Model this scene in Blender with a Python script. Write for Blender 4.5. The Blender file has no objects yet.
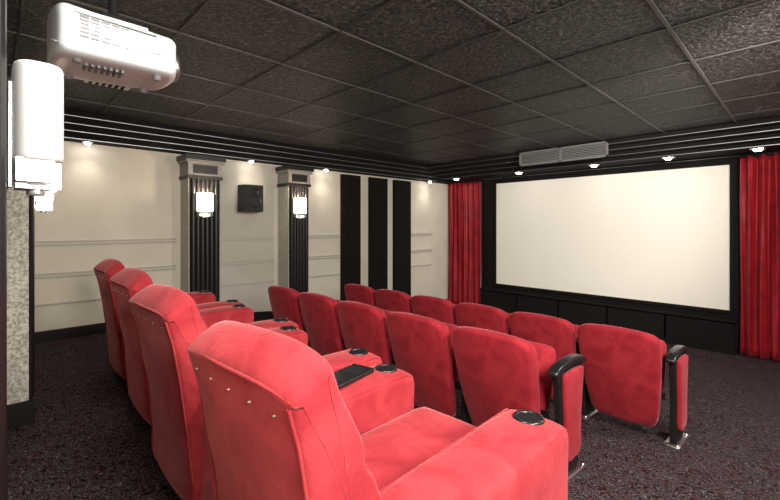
import bpy, bmesh, math
from mathutils import Vector, Matrix
S=bpy.context.scene
try:
    S.view_settings.view_transform='Standard'
    S.view_settings.look='None'
except Exception as e: print(e)

# ------------------------------------------------------------ materials
def newmat(name):
    m=bpy.data.materials.new(name); m.use_nodes=True
    nt=m.node_tree; b=nt.nodes['Principled BSDF']
    return m,nt,b
def simple(name,col,rough=.5,metal=0,spec=.5,emit=None,es=0):
    m,nt,b=newmat(name)
    b.inputs['Base Color'].default_value=(*col,1)
    b.inputs['Roughness'].default_value=rough
    b.inputs['Metallic'].default_value=metal
    b.inputs['Specular IOR Level'].default_value=spec
    if emit:
        b.inputs['Emission Color'].default_value=(*emit,1)
        b.inputs['Emission Strength'].default_value=es
    return m
def noisy(name,c1,c2,scale,rough,bump=0,bdist=.01,detail=4,spec=.5,p0=.35,p1=.65,sheen=0,stint=(1,1,1),bscale=None,distort=0):
    m,nt,b=newmat(name); N=nt.nodes; L=nt.links
    tc=N.new('ShaderNodeTexCoord'); n=N.new('ShaderNodeTexNoise')
    n.inputs['Scale'].default_value=scale; n.inputs['Detail'].default_value=detail; n.inputs['Distortion'].default_value=distort
    L.new(tc.outputs['Object'],n.inputs['Vector'])
    r=N.new('ShaderNodeValToRGB'); r.color_ramp.elements[0].position=p0; r.color_ramp.elements[1].position=p1
    r.color_ramp.elements[0].color=(*c1,1); r.color_ramp.elements[1].color=(*c2,1)
    L.new(n.outputs['Fac'],r.inputs['Fac']); L.new(r.outputs['Color'],b.inputs['Base Color'])
    b.inputs['Roughness'].default_value=rough; b.inputs['Specular IOR Level'].default_value=spec
    if sheen:
        b.inputs['Sheen Weight'].default_value=sheen
        b.inputs['Sheen Roughness'].default_value=.35
        b.inputs['Sheen Tint'].default_value=(*stint,1)
    if bump:
        n2=N.new('ShaderNodeTexNoise'); n2.inputs['Scale'].default_value=bscale or scale; n2.inputs['Detail'].default_value=detail
        L.new(tc.outputs['Object'],n2.inputs['Vector'])
        bp=N.new('ShaderNodeBump'); bp.inputs['Strength'].default_value=bump; bp.inputs['Distance'].default_value=bdist
        L.new(n2.outputs['Fac'],bp.inputs['Height']); L.new(bp.outputs['Normal'],b.inputs['Normal'])
    return m
VEL=noisy('velvet_coral',(.29,.024,.032),(.42,.044,.052),7,.9,.4,.006,8,.08,.34,.66,.35,(1,.5,.5),70,.8)
VELR=noisy('velvet_red',(.22,.013,.021),(.33,.024,.033),7,.9,.35,.005,8,.08,.34,.66,.35,(1,.42,.45),70,.8)
CURT=noisy('curtain_velvet',(.20,.004,.010),(.34,.010,.018),5,.55,.1,.003,4,.3,.3,.7,.2,(1,.3,.3))
WALL=noisy('wall_plaster',(.61,.565,.475),(.67,.625,.53),3,.85,.15,.004,5,.2,.3,.7,bscale=40)
WALL2=noisy('wall_plaster_grey',(.46,.43,.37),(.51,.48,.42),3,.8,.12,.004,5,.3,.3,.7,bscale=40)
TEX=noisy('pilaster_stucco',(.26,.25,.21),(.52,.50,.43),60,.8,.8,.010,4,.3,.38,.62)
BLK=simple('black_lacquer',(.010,.009,.009),.38,spec=.35)
BLKM=simple('black_matte',(.008,.007,.007),.8,spec=.15)
PLAS=simple('black_plastic',(.01,.01,.011),.28)
CHROME=simple('chrome',(.75,.75,.76),.2,1)
SILV=simple('silver_trim',(.42,.41,.41),.38,1)
GREY=simple('capital_grey',(.20,.19,.175),.5)
GRID=simple('grid_metal_painted_sheen',(.050,.046,.042),.5,.1)  # main tees: lighter tone paints in the reflection they catch
GRIDX=simple('grid_metal_no_sheen',(.022,.020,.018),.6)  # same metal on the cross tees, without the painted reflection
WHITE=simple('projector_white',(.56,.61,.61),.4)
VENTG=simple('vent_grey',(.16,.155,.15),.5)
SCREEN=simple('screen_fabric',(.86,.82,.74),.9,spec=.1)
SHADE=simple('frosted_shade',(.56,.57,.56),.4,emit=(1,.96,.90),es=.09)
SHADEB=simple('frosted_shade_bright',(.85,.83,.80),.4,emit=(1,.88,.72),es=3.5)
GLASS=simple('crystal_tier',(.36,.36,.36),.2,.4)
LAMP=simple('lamp_glow',(1,1,1),.4,emit=(1,.95,.88),es=60)
BRASS=simple('brass',(.6,.48,.36),.35,1)
# ceiling tile: rough textured plaster face
CEIL,nt,b=newmat('ceiling_tile'); N=nt.nodes;L=nt.links
tc=N.new('ShaderNodeTexCoord'); n=N.new('ShaderNodeTexNoise'); n.inputs['Scale'].default_value=36; n.inputs['Detail'].default_value=4; n.inputs['Roughness'].default_value=.6; n.inputs['Distortion'].default_value=.8
L.new(tc.outputs['Object'],n.inputs['Vector'])
r=N.new('ShaderNodeValToRGB'); r.color_ramp.elements[0].position=.50; r.color_ramp.elements[0].color=(.002,.0016,.0014,1); r.color_ramp.elements[1].position=.70; r.color_ramp.elements[1].color=(.135,.108,.092,1)
L.new(n.outputs['Fac'],r.inputs['Fac']); L.new(r.outputs['Color'],b.inputs['Base Color'])
bp=N.new('ShaderNodeBump'); bp.inputs['Strength'].default_value=1; bp.inputs['Distance'].default_value=.06
L.new(n.outputs['Fac'],bp.inputs['Height']); L.new(bp.outputs['Normal'],b.inputs['Normal'])
b.inputs['Roughness'].default_value=.42; b.inputs['Specular IOR Level'].default_value=.28
# carpet
CARP,nt,b=newmat('carpet'); N=nt.nodes;L=nt.links
tc=N.new('ShaderNodeTexCoord'); n=N.new('ShaderNodeTexNoise'); n.inputs['Scale'].default_value=22; n.inputs['Detail'].default_value=2; n.inputs['Distortion'].default_value=2.4
v=N.new('ShaderNodeTexVoronoi'); v.inputs['Scale'].default_value=110
L.new(tc.outputs['Object'],n.inputs['Vector']); L.new(tc.outputs['Object'],v.inputs['Vector'])
r=N.new('ShaderNodeValToRGB'); e=r.color_ramp.elements
e[0].position=.36; e[0].color=(.007,.006,.008,1); e[1].position=.74; e[1].color=(.008,.007,.008,1)
for p,c in ((.40,(.13,.022,.032,1)),(.43,(.008,.007,.008,1)),(.478,(.008,.007,.008,1)),(.495,(.38,.34,.35,1)),(.512,(.012,.010,.012,1)),(.565,(.008,.007,.008,1)),(.595,(.19,.13,.145,1)),(.622,(.008,.007,.008,1))):
    x=e.new(p); x.color=c
L.new(n.outputs['Fac'],r.inputs['Fac'])
bw=N.new('ShaderNodeRGBToBW'); L.new(v.outputs['Color'],bw.inputs['Color'])
mx=N.new('ShaderNodeMixRGB'); mx.blend_type='MULTIPLY'; mx.inputs[0].default_value=.5
L.new(r.outputs['Color'],mx.inputs[1]); L.new(bw.outputs['Val'],mx.inputs[2]); L.new(mx.outputs['Color'],b.inputs['Base Color'])
b.inputs['Roughness'].default_value=.95; b.inputs['Specular IOR Level'].default_value=.05

# ------------------------------------------------------------ mesh helpers
def link(o,parent=None):
    S.collection.objects.link(o)
    if parent: o.parent=parent
    return o
def empty(name,loc=(0,0,0),rz=0):
    e=bpy.data.objects.new(name,None); e.empty_display_size=.1; e.location=loc; e.rotation_euler=(0,0,rz)
    return link(e)
def mk(name,verts,faces,mat,parent=None,smooth=False,fix=True):
    me=bpy.data.meshes.new(name); me.from_pydata([tuple(v) for v in verts],[],faces)
    if fix:
        bm=bmesh.new(); bm.from_mesh(me); bmesh.ops.remove_doubles(bm,verts=bm.verts,dist=1e-6)
        bmesh.ops.recalc_face_normals(bm,faces=bm.faces); bm.to_mesh(me); bm.free()
    if smooth:
        for p in me.polygons: p.use_smooth=True
    me.materials.append(mat)
    return link(bpy.data.objects.new(name,me),parent)
def box(name,x0,x1,y0,y1,z0,z1,mat,parent=None,bev=0,seg=3):
    bm=bmesh.new(); bmesh.ops.create_cube(bm,size=1)
    for v in bm.verts:
        v.co=Vector(((x0+x1)/2+v.co.x*(x1-x0),(y0+y1)/2+v.co.y*(y1-y0),(z0+z1)/2+v.co.z*(z1-z0)))
    if bev: bmesh.ops.bevel(bm,geom=bm.edges[:],offset=bev,segments=seg,affect='EDGES',profile=.5)
    me=bpy.data.meshes.new(name); bm.to_mesh(me); bm.free()
    if bev:
        for p in me.polygons: p.use_smooth=True
    me.materials.append(mat)
    o=link(bpy.data.objects.new(name,me),parent)
    if bev:
        w=o.modifiers.new('wn','WEIGHTED_NORMAL'); w.keep_sharp=False
    return o
def multibox(name,boxes,mat,parent=None):
    V=[];F=[]
    for (x0,x1,y0,y1,z0,z1) in boxes:
        k=len(V)
        V+=[(x0,y0,z0),(x1,y0,z0),(x1,y1,z0),(x0,y1,z0),(x0,y0,z1),(x1,y0,z1),(x1,y1,z1),(x0,y1,z1)]
        F+=[[k+i for i in f] for f in ((0,3,2,1),(4,5,6,7),(0,1,5,4),(1,2,6,5),(2,3,7,6),(3,0,4,7))]
    return mk(name,V,F,mat,parent,fix=False)
def cushion(name,c,size,r,mat,parent,dome=(0,0,0),n=12,deform=None):
    h=[s/2 for s in size]
    t=[-math.cos(math.pi*i/n) for i in range(n+1)]
    V=[];F=[];idx={}
    def vid(p):
        q=Vector([p[i]*h[i] for i in range(3)])
        inn=Vector([max(-(h[i]-r),min(h[i]-r,q[i])) for i in range(3)])
        d=q-inn
        if d.length>1e-9: q=inn+d.normalized()*r
        sg=[(1-(p[1])**2)*(1-(p[2])**2)*p[0],(1-p[0]**2)*(1-p[2]**2)*p[1],(1-p[0]**2)*(1-p[1]**2)*p[2]]
        q=Vector([q[i]+dome[i]*sg[i] for i in range(3)])+Vector(c)
        if deform: q=Vector(deform(*q))
        key=(round(p[0],5),round(p[1],5),round(p[2],5))
        if key not in idx: idx[key]=len(V); V.append(q)
        return idx[key]
    for ax in range(3):
        for s in (-1,1):
            for i in range(n):
                for j in range(n):
                    f=[]
                    for (a,b_) in ((t[i],t[j]),(t[i+1],t[j]),(t[i+1],t[j+1]),(t[i],t[j+1])):
                        p=[0,0,0]; p[ax]=s; p[(ax+1)%3]=a; p[(ax+2)%3]=b_; f.append(vid(p))
                    if s<0: f.reverse()
                    F.append(f)
    return mk(name,V,F,mat,parent,smooth=True,fix=True)
def spline(pts,n=6):
    out=[];m=len(pts)
    for i in range(m):
        p0,p1,p2,p3=[pts[(i+k-1)%m] for k in range(4)]
        for j in range(n):
            t=j/n
            out.append(tuple(.5*((2*p1[k])+(-p0[k]+p2[k])*t+(2*p0[k]-5*p1[k]+4*p2[k]-p3[k])*t*t+(-p0[k]+3*p1[k]-3*p2[k]+p3[k])*t**3) for k in (0,1)))
    return out
def extrude(name,prof,a0,a1,r,plane,mat,parent,deform=None,puff0=0,puff1=0,nmid=6,smooth=True):
    m=len(prof)
    area=sum(prof[i][0]*prof[(i+1)%m][1]-prof[(i+1)%m][0]*prof[i][1] for i in range(m))
    if area<0: prof=prof[::-1]
    nor=[]
    for i in range(m):
        a=Vector(prof[i-1]);c=Vector(prof[(i+1)%m]); d=(c-a)
        d=d.normalized() if d.length>0 else Vector((1,0)); nor.append(Vector((-d.y,d.x)))
    cx=sum(p[0] for p in prof)/m; cy=sum(p[1] for p in prof)/m
    rings=[]
    def ring(a,ins): return (a,[ (prof[i][0]+nor[i].x*ins,prof[i][1]+nor[i].y*ins) for i in range(m)])
    K=4
    for k in range(K+1):
        an=math.pi/2*k/K; rings.append(ring(a0+r*(1-math.cos(an)),r*(1-math.sin(an))))
    for k in range(1,nmid): rings.append(ring(a0+r+(a1-a0-2*r)*k/nmid,0))
    for k in range(K,-1,-1):
        an=math.pi/2*k/K; rings.append(ring(a1-r*(1-math.cos(an)),r*(1-math.sin(an))))
    def capr(base,puff,sgn):
        out=[]
        a,pts=base
        for s in (.85,.65,.4,.15):
            out.append((a+sgn*puff*(1-s*s),[(cx+(p[0]-cx)*s,cy+(p[1]-cy)*s) for p in pts]))
        return out
    rings=capr(rings[0],puff0,-1)[::-1]+rings+capr(rings[-1],puff1,1)
    V=[]
    for a,pts in rings:
        for p in pts:
            q={'yz':(a,p[0],p[1]),'xz':(p[0],a,p[1]),'xy':(p[0],p[1],a)}[plane]
            if deform: q=deform(*q)
            V.append(q)
    F=[]
    for k in range(len(rings)-1):
        for i in range(m):
            j=(i+1)%m; F.append([k*m+i,k*m+j,(k+1)*m+j,(k+1)*m+i])
    F.append(list(range(m))); F.append([(len(rings)-1)*m+i for i in range(m)])
    return mk(name,V,F,mat,parent,smooth=smooth)
def lathe(name,c,prof,mat,parent,n=28,sx=1,sy=1,smooth=True,pw=2.0):
    V=[];F=[]
    def se(v): return math.copysign(abs(v)**(2/pw),v)
    for (r_,z) in prof:
        for i in range(n):
            a=2*math.pi*i/n; V.append((c[0]+r_*sx*se(math.cos(a)),c[1]+r_*sy*se(math.sin(a)),c[2]+z))
    for k in range(len(prof)-1):
        for i in range(n):
            j=(i+1)%n; F.append([k*n+i,k*n+j,(k+1)*n+j,(k+1)*n+i])
    return mk(name,V,F,mat,parent,smooth=smooth)
def tube(name,pts,r,mat,parent,n=8,closed=False):
    cu=bpy.data.curves.new(name,'CURVE'); cu.dimensions='3D'; cu.bevel_depth=r; cu.bevel_resolution=2
    sp=cu.splines.new('POLY'); sp.points.add(len(pts)-1)
    for i,q in enumerate(pts): sp.points[i].co=(*q,1)
    sp.use_cyclic_u=closed
    cu.materials.append(mat)
    return link(bpy.data.objects.new(name,cu),parent)
def dup(parent,name,loc,rz=0):
    e=empty(name,loc,rz)
    for c in parent.children:
        o=bpy.data.objects.new(c.name,c.data); link(o,e); o.location=c.location; o.rotation_euler=c.rotation_euler
        for md in c.modifiers:
            n_=o.modifiers.new(md.name,md.type)
            if md.type=='WEIGHTED_NORMAL': n_.keep_sharp=False
    return e
def fz(y): return .54 if y<1.3 else max(0,.54-.1*(y-1.3))

# ------------------------------------------------------------ room
XL,XR,YR,YF,ZC=-5.75,1.5,-.18,7.5,3.0
H=1.79
ys=[YR-.1,1.3,6.7,YF+.1]; V=[];F=[]
for y in ys:
    V+=[(XL-.1,y,fz(y)),(XR+.1,y,fz(y))]
k=len(V)
for y in ys: V+=[(XL-.1,y,-.3),(XR+.1,y,-.3)]
for i in range(3):
    F.append([2*i,2*i+1,2*i+3,2*i+2]); F.append([k+2*i,k+2*i+2,k+2*i+3,k+2*i+1])
    F.append([2*i,2*i+2,k+2*i+2,k+2*i]); F.append([2*i+1,k+2*i+1,k+2*i+3,2*i+3])
F.append([0,k,k+1,1]); F.append([6,7,k+7,k+6])
mk('floor',V,F,CARP)
box('ceiling',XL-.1,XR+.1,YR-.1,YF+.1,ZC,ZC+.1,CEIL)
box('wall_left',XL-.12,XL,YR-.1,YF+.1,-.3,ZC,WALL)
box('wall_front',XL,XR,YF,YF+.12,-.3,ZC,WALL)
box('wall_right',XR,XR+.12,YR,YF,-.3,ZC,WALL)
box('wall_back',XL,XR,YR-.12,YR,-.3,ZC,WALL)
g=[];gx=[]
x=-.60-.72*8
while x<XR:
    if x>XL: g.append((x-.010,x+.010,YR,YF,ZC-.008,ZC))
    x+=.72
y=.83-.715
while y<YF:
    gx.append((XL,XR,y-.006,y+.006,ZC-.0075,ZC)); y+=.715
multibox('trim_ceiling_grid',g,GRID); multibox('trim_ceiling_grid_cross',gx,GRIDX)
def crown(name,p0,p1,nrm,depth,zb,steps=4):
    boxes=[];sil=[]
    for i in range(steps):
        d=depth*(1-i*.14); z1=ZC-(ZC-zb)*i/steps; z0=ZC-(ZC-zb)*(i+1)/steps
        def bx(d0,d1,za,zc):
            xs=[p0[0]+nrm[0]*d0,p1[0]+nrm[0]*d1]; yy=[p0[1]+nrm[1]*d0,p1[1]+nrm[1]*d1]
            return (min(xs),max(xs),min(yy),max(yy),za,zc)
        boxes.append(bx(0,d,z0,z1)); sil.append(bx(d,d+.006,z0+.002,z0+.010))
    multibox(name,boxes,BLKM); multibox(name+'_fillet',sil,SILV)
crown('trim_crown_left',(XL,YR),(XL,YF),(1,0),.36,2.72)
crown('trim_crown_front',(XL,YF),(XR,YF),(0,-1),1.2,2.76)
crown('trim_crown_back',(XL,YR),(XR,YR),(0,1),.22,2.72)
crown('trim_crown_right',(XR,YR),(XR,YF),(-1,0),.36,2.70)
def bb(name,x0,x1,segs):
    V=[];F=[]
    for y in segs:
        z=fz(y); V+=[(x0,y,z-.02),(x1,y,z-.02),(x1,y,z+.11),(x0,y,z+.11)]
    for i in range(len(segs)-1):
        for j in range(4):
            F.append([4*i+j,4*i+(j+1)%4,4*i+4+(j+1)%4,4*i+4+j])
    F.append([0,1,2,3]); n_=4*(len(segs)-1); F.append([n_,n_+1,n_+2,n_+3])
    mk(name,V,F,BLK)
bb('baseboard_left',XL,XL+.03,[YR,1.3,6.7,YF]); bb('baseboard_right',XR-.03,XR,[YR,1.3,6.7,YF])
box('baseboard_back',XL,XR,YR,YR+.025,.52,.65,BLK)
box('trim_wall_panel',XL,XL+.012,2.23,3.10,.3,2.7,WALL2)
rails=[]
for z in (1.61,1.575,1.26,1.225,.93):
    for a,b_ in ((YR+.4,1.70),(2.23,3.10),(3.60,4.34),(6.2,6.85)):
        rails.append((XL,XL+.028,a,b_,z-.008,z+.008))
multibox('trim_wall_rail',rails,simple('rail_paint',(.42,.40,.35),.5))
def reeds(x0,x1,y,z0,z1,n,r,name,mat,parent):
    V=[];F=[]
    w=(x1-x0)/n
    for i in range(n):
        c=x0+w*(i+.5); k=len(V)
        for j in range(7):
            a=math.pi*j/6
            V+=[(c+w*.46*math.cos(a),y+r*math.sin(a),z0),(c+w*.46*math.cos(a),y+r*math.sin(a),z1)]
        for j in range(6): F.append([k+2*j,k+2*j+1,k+2*j+3,k+2*j+2])
    return mk(name,V,F,mat,parent,smooth=False,fix=False)
for (a,b_) in ((4.37,4.78),(5.02,5.46),(5.66,6.12)):
    w=b_-a; p=empty('black_wall_column',(XL+.002,(a+b_)/2,fz(b_)),-math.pi/2)
    box('column_core',-w/2,w/2,0,.07,0,2.68-fz(b_),BLKM,p)
    reeds(-w/2+.02,w/2-.02,.07,.14,2.6-fz(b_),7,.012,'column_reeds',BLKM,p)
    box('column_base',-w/2-.01,w/2+.01,0,.1,0,.14,BLKM,p)

# pilasters
def pilaster(loc,rz,w,dep,zf,z1=2.68):
    p=empty('pilaster',(loc[0],loc[1],0),rz)
    box('shaft',-w/2,w/2,0.002,dep,zf,2.40,TEX,p)
    box('face_panel',-w/2+.015,w/2-.015,dep,dep+.012,zf,2.40,BLKM,p)
    reeds(-w/2+.03,w/2-.03,dep+.012,zf+.16,2.38,6,.02,'face_reeds',BLK,p)
    box('plinth',-w/2-.015,w/2+.015,0.002,dep+.03,zf,zf+.15,BLK,p)
    box('capital_neck',-w/2-.02,w/2+.02,0.002,dep+.035,2.38,2.42,BLK,p)
    box('capital_block',-w/2-.01,w/2+.01,0.002,dep+.028,2.42,2.58,GREY,p)
    multibox('capital_inlay',[(-w/2+.05,w/2-.05,dep+.028,dep+.036,2.445,2.555)],BLK,p)
    box('capital_step_a',-w/2-.035,w/2+.035,0.002,dep+.055,2.58,2.62,GREY,p)
    box('capital_step_b',-w/2-.05,w/2+.05,0.002,dep+.07,2.62,z1,BLK,p)
    return p
def sconce(loc,rz,shade):
    p=empty('wall_sconce',loc,rz)
    box('back_plate',-.04,.04,0,.010,-.09,.17,CHROME,p,.003)
    lathe('shade',(0,.058,0),[(.0,-.022),(.94,-.022),(.98,-.018),(1,-.008),(1,.195),(.985,.208),(.95,.213),(.92,.21),(.92,.0)],shade,p,48,.100,.050,pw=3.0)
    for i,(s,z,h) in enumerate(((.80,-.022,.032),(.60,-.054,.028),(.38,-.082,.022))):
        lathe('tier_%d'%(i+1),(0,.054,z),[(0,0),(s,0),(s,-h+.004),(s*.95,-h),(0,-h)],GLASS if i!=1 else shade,p,40,.100,.048,smooth=False,pw=3.0)
    multibox('fin_plates',[(sx*.082-.003,sx*.082+.003,.014,.085,-.075,-.018) for sx in (-1,1)]+[(sx*.05-.003,sx*.05+.003,.014,.10,-.09,-.018) for sx in (-1,1)],GLASS,p)
    return p
for (y,w) in ((1.96,.40),(3.35,.36)):
    pilaster((XL,y),-math.pi/2,w,.3,fz(y+w/2))
    sconce((XL+.335,y-.03,1.985),-math.pi/2,SHADEB)
pilaster((-3.73,YR),0,.62,.34,.54); sconce((-3.70,YR+.375,1.98),0,SHADEB)
pilaster((-1.47,YR),0,.56,.17,.54); sconce((-1.385,YR+.204,1.97),0,SHADE)

# speaker
p=empty('wall_speaker',(XL+.014,2.66,2.17),-math.pi/2)
box('bracket',-.04,.04,0,.07,-.05,.05,BLKM,p)
extrude('cabinet',[(-.17,.07),(.17,.07),(.13,.25),(-.13,.25)],-.19,.19,.008,'xy',simple('speaker_black',(.012,.012,.013),.6),p,smooth=False)
box('grille',-.115,.115,.25,.258,-.175,.175,simple('speaker_grille',(.02,.02,.021),.9),p,.003)
for nm,rr,zz in (('tweeter_ring',.04,.1),('woofer_ring',.088,-.05)):
    o=lathe(nm,(0,0,0),[(rr-.012,.0),(rr,.0),(rr,.006),(rr-.012,.006)],BLK,p); o.location=(0,.262,zz); o.rotation_euler=(-math.pi/2,0,0)

# ------------------------------------------------------------ screen wall
box('trim_screen_surround',-4.86,-.62,YF-.05,YF,0,2.75,BLKM)
p=empty('projection_screen',(0,YF-.06,0))
SX0,SX1,SZ0,SZ1=-4.50,-.78,.587,2.64
box('screen_surface',SX0,SX1,-.004,.01,SZ0,SZ1,SCREEN,p)
f=.045
multibox('screen_frame',[(SX0-f,SX1+f,-.03,.01,SZ1,SZ1+f),(SX0-f,SX1+f,-.03,.01,SZ0-f,SZ0),(SX0-f,SX0,-.03,.01,SZ0,SZ1),(SX1,SX1+f,-.03,.01,SZ0,SZ1)],BLKM,p)
p=empty('screen_stage_ledge',(0,YF-.05,0))
box('ledge_top',-4.80,-.70,-.16,0,.44,.48,BLKM,p,.006)
multibox('ledge_panels',[(-4.80+i*.82,-4.80+i*.82+.79,-.13,0,.03,.42) for i in range(5)],BLKM,p)
box('ledge_plinth',-4.80,-.70,-.145,0,0,.06,BLKM,p)
def curtain(x0,x1,y,z0,z1,n):
    p=empty('stage_curtain',(0,y,0)); V=[];F=[]; NX=int((x1-x0)*110); NZ=24
    for j in range(NZ+1):
        t=j/NZ
        for i in range(NX+1):
            s=i/NX; x=x0+(x1-x0)*s
            ph=s*n*2*math.pi+.8*math.sin(5*s)
            amp=.05*(.7+.3*math.sin(3.1*s+1))
            yy=-.055+amp*math.sin(ph+.35*math.sin(4*t+5*s))+.014*math.sin(2.3*ph+2*t)
            V.append((x+.006*math.sin(6*t+ph),yy,z0+(z1-z0)*t))
    for j in range(NZ):
        for i in range(NX):
            k=j*(NX+1)+i; F.append([k,k+1,k+NX+2,k+NX+1])
    o=mk('drape',V,F,CURT,p,smooth=True,fix=False)
    m_=o.modifiers.new('s','SOLIDIFY'); m_.thickness=.006
    box('curtain_rail',x0,x1,-.09,-.01,z1-.02,z1+.02,BLKM,p)
curtain(XL+.05,-4.83,YF-.06,.015,2.73,7)
curtain(-.66,.95,YF-.10,.015,2.73,12)
p=empty('air_register',(-2.68,YF-1.212,2.875))
multibox('register_frame',[(-.68,.68,-.03,0,.085,.11),(-.68,.68,-.03,0,-.11,-.085),(-.68,-.655,-.03,0,-.11,.11),(.655,.68,-.03,0,-.11,.11),(-.012,.012,-.03,0,-.11,.11)],VENTG,p)
multibox('register_louvers',[(-.655,.655,-.02,-.002,-.078+i*.024,-.066+i*.024) for i in range(7)],VENTG,p)
p=empty('air_register',(-4.07,.70,ZC-.01))
multibox('register_frame',[(-.16,.16,-.16,.16,-.006,0)],simple('register_white',(.4,.4,.4),.5),p)
multibox('register_louvers',[(-.13,.13,-.13+i*.045,-.11+i*.045,-.016,-.006) for i in range(6)],BLKM,p)

# downlights
def downlight(x,y,z,energy,aim=None,col=(1,.90,.76),size=75,k=1):
    p=empty('recessed_downlight',(x,y,z))
    lathe('trim_ring',(0,0,0),[(.035*k,0),(.055*k,0),(.058*k,-.008),(.05*k,-.02),(.035*k,-.014)],CHROME,p,20)
    lathe('bulb',(0,0,-.008),[(0,-.036),(.022*k,-.030),(.036*k,0),(0,0.001)],LAMP,p,16)
    l=bpy.data.lights.new('spot','SPOT'); l.energy=energy; l.spot_size=math.radians(size); l.spot_blend=1; l.color=col; l.shadow_soft_size=.03
    o=bpy.data.objects.new('spot_lamp',l); link(o,p); o.location=(0,0,-.06)
    if aim:
        d=Vector(aim)-Vector((x,y,z)); o.rotation_euler=d.to_track_quat('-Z','Y').to_euler()
for x in (-.45,-1.4,-2.4,-3.7,-5.1):
    downlight(x,YF-.62,2.758,18,aim=(x,YF-1.2,0),size=75,k=1.5)
for y in (.75,2.65,3.95,6.6):
    downlight(XL+.17,y,2.718,8,aim=(XL+.25,y,1.0),size=120,k=.95)

# ------------------------------------------------------------ projector
p=empty('ceiling_projector',(-2.00,.355,2.495),math.radians(0)); p.scale=(.89,.89,.89)
prof=[(-.18,-.095),(-.20,-.03),(-.20,.04),(-.16,.095),(0,.11),(.16,.095),(.20,.04),(.20,-.03),(.18,-.095),(0,-.10)]
def pdef(x,y,z):
    t=(y+.21)/.42
    s=1.06-.16*t
    return (x*s,y+.04*(1-(x/.2)**2)*(1 if y>0 else -.6)*abs(y)/.21,z*s)
extrude('projector_body',spline(prof,5),-.21,.21,.03,'xz',WHITE,p,deform=pdef,nmid=8)
o=lathe('lens_barrel',(0,0,0),[(0,.03),(.05,.03),(.065,.0),(.07,.05),(.06,.06),(.052,.03)],SILV,p); o.rotation_euler=(-math.pi/2,0,0); o.location=(.0,.21,.0)
o=lathe('lens_glass',(0,0,0),[(0,.02),(.04,.012),(.052,0)],PLAS,p); o.rotation_euler=(-math.pi/2,0,0); o.location=(0,.25,0)
SL=simple('slot_grey',(.16,.16,.17),.6)
multibox('vent_slots_side',[(.19,.2115-.004*j,-.15+j*.036,-.120+j*.036,-.035+i*.016,-.027+i*.016) for i in range(6) for j in range(5)],SL,p)
multibox('vent_slots_bottom',[(.02+j*.05,.055+j*.05,-.12+i*.022,-.11+i*.022,-.113,-.09) for i in range(7) for j in range(2)],SL,p)
multibox('control_panel',[(.17,.1975,.06,.15,-.02,.025)],simple('panel_grey',(.4,.4,.4),.4),p)
multibox('body_seam',[(.15,.207-.002*j,-.17+.05*j,-.12+.05*j,.058,.062) for j in range(6)],SL,p)
for i,(fx,fy) in enumerate(((-.13,-.15),(.13,-.15),(-.12,.15),(.12,.15))):
    lathe('foot_%d'%(i+1),(fx,fy,-.105),[(0,-.012),(.016,-.012),(.018,.02)],SL,p,14)
box('mount_plate',-.10,.10,-.12,.12,.105,.125,WHITE,p,.006)
box('mount_arms',-.03,.03,-.05,.05,.105,.17,BLKM,p,.004)
lathe('mount_pole',(0,0,0),[(.02,.13),(.02,.55)],BLKM,p,16)
lathe('ceiling_flange',(0,0,0),[(.022,.545),(.07,.55),(.07,.565),(0,.565)],BLKM,p,20)

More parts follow.
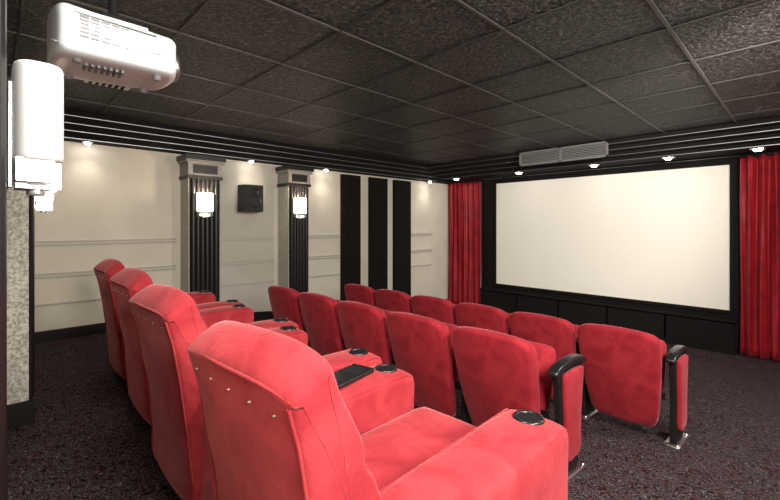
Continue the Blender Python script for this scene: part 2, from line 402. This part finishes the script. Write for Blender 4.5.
# ------------------------------------------------------------ recliner
def build_recliner(loc,rz):
    p=empty('theater_recliner',loc,rz)
    W=.272
    pr=spline([(.11,.12),(.085,.35),(.05,.62),(.008,.86),(.0,.897),(.015,.918),(.05,.942),(.08,.955),(.105,.947),(.135,.88),(.18,.78),(.235,.66),(.29,.50),(.33,.38),(.36,.25),(.34,.13),(.24,.10)],4)
    def bd(x,y,z):
        t=max(-1,min(1,x/W))
        if z>.85: z+=(z-.85)*.30*(1-t**4)
        y+=.012*(1-t*t)*(1 if y>.14 else -1)
        if y>.12: y-=.018*math.exp(-((z-.70)/.03)**2)
        sx=.95+.05*min(1,max(0,(z-.2)/.7))
        if y<.2 and z>.2:
            y+=.004*math.sin(9*x+7*z)+.003*math.sin(23*z-11*x)
        return (x*sx,y,z+.003*math.sin(14*x+1)*(1 if z>.85 else 0))
    extrude('back_rest',pr,-W,W,.026,'yz',VEL,p,deform=bd,puff0=.008,puff1=.008,nmid=16)
    pts=[]
    for i in range(25):
        t=-1+2*i/24; x=t*W*.955; pts.append((x,-.012*(1-t*t)+.002+.003*math.sin(9*x+6),.899+.014*(1-t**4)))
    tube('rear_piping',pts,.0045,VEL,p)
    for sgn,nm in ((-1,'left'),(1,'right')):
        pts=[(sgn*(W*1.0-.014),yy,zz) for yy,zz in ((.0,.89),(.025,.80),(.05,.65),(.075,.45),(.095,.25))]
        tube('side_piping_'+nm,pts,.004,VEL,p)
    for i in range(5):
        x=-.20+.10*i; z=.858
        yy=.008-.012*(1-(x/.27)**2)+.004*math.sin(9*x+7*z)+.003*math.sin(23*z-11*x)
        o=lathe('nail_%d'%(i+1),(0,0,0),[(0,.005),(.003,.004),(.0042,-.004)],BRASS,p,10); o.rotation_euler=(math.pi/2,0,0); o.location=(x,yy,z)
    cushion('seat_cushion',(0,.65,.365),(.45,.66,.20),.06,VEL,p,dome=(0,.0,.02),n=14)
    cushion('footrest',(0,.965,.23),(.44,.08,.34),.035,VEL,p,dome=(0,.01,0),n=12)
    for s,nm in ((-1,'left'),(1,'right')):
        cx=s*.335
        ap=spline([(.14,.06),(.135,.35),(.13,.54),(.16,.592),(.35,.60),(.60,.60),(.85,.598),(.925,.588),(.950,.55),(.945,.40),(.94,.20),(.935,.07),(.8,.05),(.5,.05),(.3,.05)],4)
        def ad(x,y,z,cx=cx):
            t=(x-cx)/.105
            if z>.5: z+=.010*(1-t*t)+.002*math.sin(19*y)
            return (x,y,z)
        extrude('arm_'+nm,ap,cx-.106,cx+.106,.026,'yz',VEL,p,deform=ad,puff0=.004,puff1=.004,nmid=6)
        for q in (-1,1):
            tube('arm_piping_%s_%d'%(nm,q+2),[(cx+q*.098,yy,.5945) for yy in (.17,.4,.6,.8,.90)]+[(cx+q*.098,.928,.578),(cx+q*.098,.941,.55),(cx+q*.098,.937,.40),(cx+q*.098,.931,.12)],.003,VEL,p)
        lathe('cupholder_rim_'+nm,(cx,.865,.607),[(.036,-.01),(.037,.004),(.041,.007),(.048,.006),(.051,.0),(.051,-.015)],PLAS,p,28)
        lathe('cupholder_well_'+nm,(cx,.865,.609),[(0,.0),(.038,.0)],BLKM,p,28)
    box('base_plinth',-.38,.38,.16,.90,0,.06,BLKM,p)
    return p
R0=build_recliner((-.965,.405,.54),math.radians(1.5))
for (x,y,a) in ((-1.92,.455,.5),(-2.83,.53,-.3),(-3.74,.58,-.5)):
    dup(R0,'theater_recliner',(x,y,.54),math.radians(a))
p=empty('remote_control',(-1.345,1.06,.54+.612),math.radians(12))
box('remote_body',-.058,.058,-.115,.115,0,.020,PLAS,p,.007)
multibox('remote_buttons',[(-.035+.05*i,-.015+.05*i,-.085,-.07,.020,.0215) for i in range(2)]+[(-.04,.04,.0,.08,.020,.0212)],simple('button_dark',(.016,.016,.018),.25),p)

# ------------------------------------------------------------ theatre seats
def build_seat(loc):
    p=empty('theater_seat',loc)
    pr=spline([(-.19,.10),(-.225,.25),(-.245,.45),(-.254,.60),(-.250,.70),(-.205,.742),(-.10,.757),(0,.761),(.10,.757),(.205,.742),(.250,.70),(.254,.60),(.245,.45),(.225,.25),(.19,.10),(.1,.085),(0,.08),(-.1,.085)],3)
    def bd(x,y,z):
        return (x,y+.17-.21*(z/.79)+.28*x*x-.02*math.sin(math.pi*z/.8),z)
    extrude('back_rest',pr,0,.085,.028,'xz',VELR,p,deform=bd,puff0=.012,puff1=.025,nmid=2)
    def sd(x,y,z):
        a=math.radians(72); dy=y-.22; dz=z-.34
        return (x,.26+dy*math.cos(a)-dz*math.sin(a),.31+dy*math.sin(a)+dz*math.cos(a))
    cushion('seat_pan',(0,.38,.34),(.44,.38,.11),.05,VELR,p,dome=(0,0,.02),n=12,deform=sd)
    box('hinge_bar',-.24,.24,.20,.23,.28,.32,BLKM,p)
    return p
AY=.06
def build_standard(loc,end,name='seat_arm_standard'):
    p=empty(name,loc)
    Y=lambda l:[(a+AY,b_) for a,b_ in l]
    ap=spline(Y([(.05,.560),(.04,.585),(.10,.612),(.25,.622),(.36,.612),(.43,.587),(.435,.560),(.38,.565),(.25,.58),(.11,.57)]),4)
    extrude('arm_pad',ap,-.028,.028,.012,'yz',PLAS,p,nmid=3)
    fr=spline(Y([(.10,.02),(.11,.3),(.08,.57),(.14,.59),(.24,.59),(.35,.58),(.37,.54),(.33,.3),(.33,.02),(.22,.01)]),4)
    extrude('frame',fr,-.018,.018,.008,'yz',BLKM,p,nmid=2)
    if end:
        pn=spline(Y([(.13,.12),(.125,.3),(.105,.54),(.16,.565),(.24,.568),(.33,.56),(.345,.53),(.31,.3),(.30,.12),(.22,.10)]),4)
        extrude('side_panel',pn,.016,.045,.012,'yz',VELR,p,nmid=2,puff1=.006)
    sh=lambda x,y,z:(x,y,z-.1*(y-.28))
    cushion('foot_plate',(0,.28,.006),(.09,.34,.014),.005,SILV,p,n=3,deform=sh)
    for i,yy in enumerate((.14,.42)):
        lathe('bolt_%d'%(i+1),(.03,yy,.012-.1*(yy-.28)),[(0,.012),(.008,.012),(.010,0)],CHROME,p,8)
    return p
def row(xs,y,pitch,off):
    z=fz(y+.28)
    for x in xs:
        SEATS.append(dup(SEATS[0],'theater_seat',(x,y,z)) if SEATS else build_seat((x,y,z)))
    xe=[xs[0]+pitch/2+off]+[x-pitch/2 for x in xs]
    for i,x in enumerate(xe):
        if i==0:
            ENDS.append(dup(ENDS[0],'seat_arm_standard',(x,y,z)) if ENDS else build_standard((x,y,z),True))
        else:
            STDS.append(dup(STDS[0],'seat_arm_standard',(x,y,z)) if STDS else build_standard((x,y,z),False))
SEATS=[];ENDS=[];STDS=[]
row([-1.235-.565*i for i in range(5)],1.95,.565,.035)
row([-.915-.545*i for i in range(6)],3.01,.545,.02)

# ------------------------------------------------------------ lights
def area(name,loc,aim,size,e,col=(1,.94,.86)):
    l=bpy.data.lights.new(name,'AREA'); l.shape='DISK'; l.size=size; l.energy=e; l.color=col
    o=bpy.data.objects.new(name,l); link(o); o.location=loc
    o.rotation_euler=(Vector(aim)-Vector(loc)).to_track_quat('-Z','Y').to_euler()
area('added_fill_rear',(-.9,.5,2.9),(-1.3,1.2,0),.6,36)  # unseen fill added above the frame for the recliner tops
area('added_fill_side',(.7,1.6,2.85),(-1.6,3.2,.6),.6,85)  # fill light added out of view on the right, no fitting there
area('added_fill_mid',(.8,4.0,2.85),(-3.0,5.5,.9),.8,105)  # second right-hand fill, added out of view for the far end
area('added_fill_wall',(.9,.4,2.3),(-5,3,1.5),.7,105)  # added fill beside the camera, brightens the left wall
l=bpy.data.lights.new('added_fill_screen','SPOT'); l.energy=540; l.spot_size=math.radians(64); l.spot_blend=.8; l.color=(1,.96,.9); l.shadow_soft_size=.2  # spot added out of view only to brighten the screen
o=bpy.data.objects.new('added_fill_screen_spot',l); link(o); o.location=(.2,2.9,2.8)
o.rotation_euler=(Vector((-3.5,7.5,1.8))-Vector(o.location)).to_track_quat('-Z','Y').to_euler()
def pt(name,loc,e,r=.05,col=(1,.80,.58)):
    l=bpy.data.lights.new(name,'POINT'); l.energy=e; l.shadow_soft_size=r; l.color=col
    o=bpy.data.objects.new(name,l); link(o); o.location=loc
for y in (1.93,3.32):
    pt('sconce_bulb',(XL+.393,y,2.1),14,.03)
    pt('sconce_glow',(XL+.47,y,2.22),9,.02)
pt('sconce_bulb',(-3.70,YR+.433,2.1),7,.03); pt('sconce_glow',(-3.9,YR+.46,2.25),5,.02)
pt('sconce_bulb',(-1.385,YR+.262,2.08),1.0,.03)

w=bpy.data.worlds.new('world'); S.world=w; w.use_nodes=True
w.node_tree.nodes['Background'].inputs[0].default_value=(.02,.02,.02,1)

cam=bpy.data.cameras.new('camera'); co=bpy.data.objects.new('camera',cam); link(co)
cam.sensor_width=36; cam.lens=36*408/780; cam.shift_y=-25/780; cam.clip_start=.02
co.location=(0,0,H); co.rotation_euler=(math.pi/2,0,math.radians(45.8))
S.camera=co
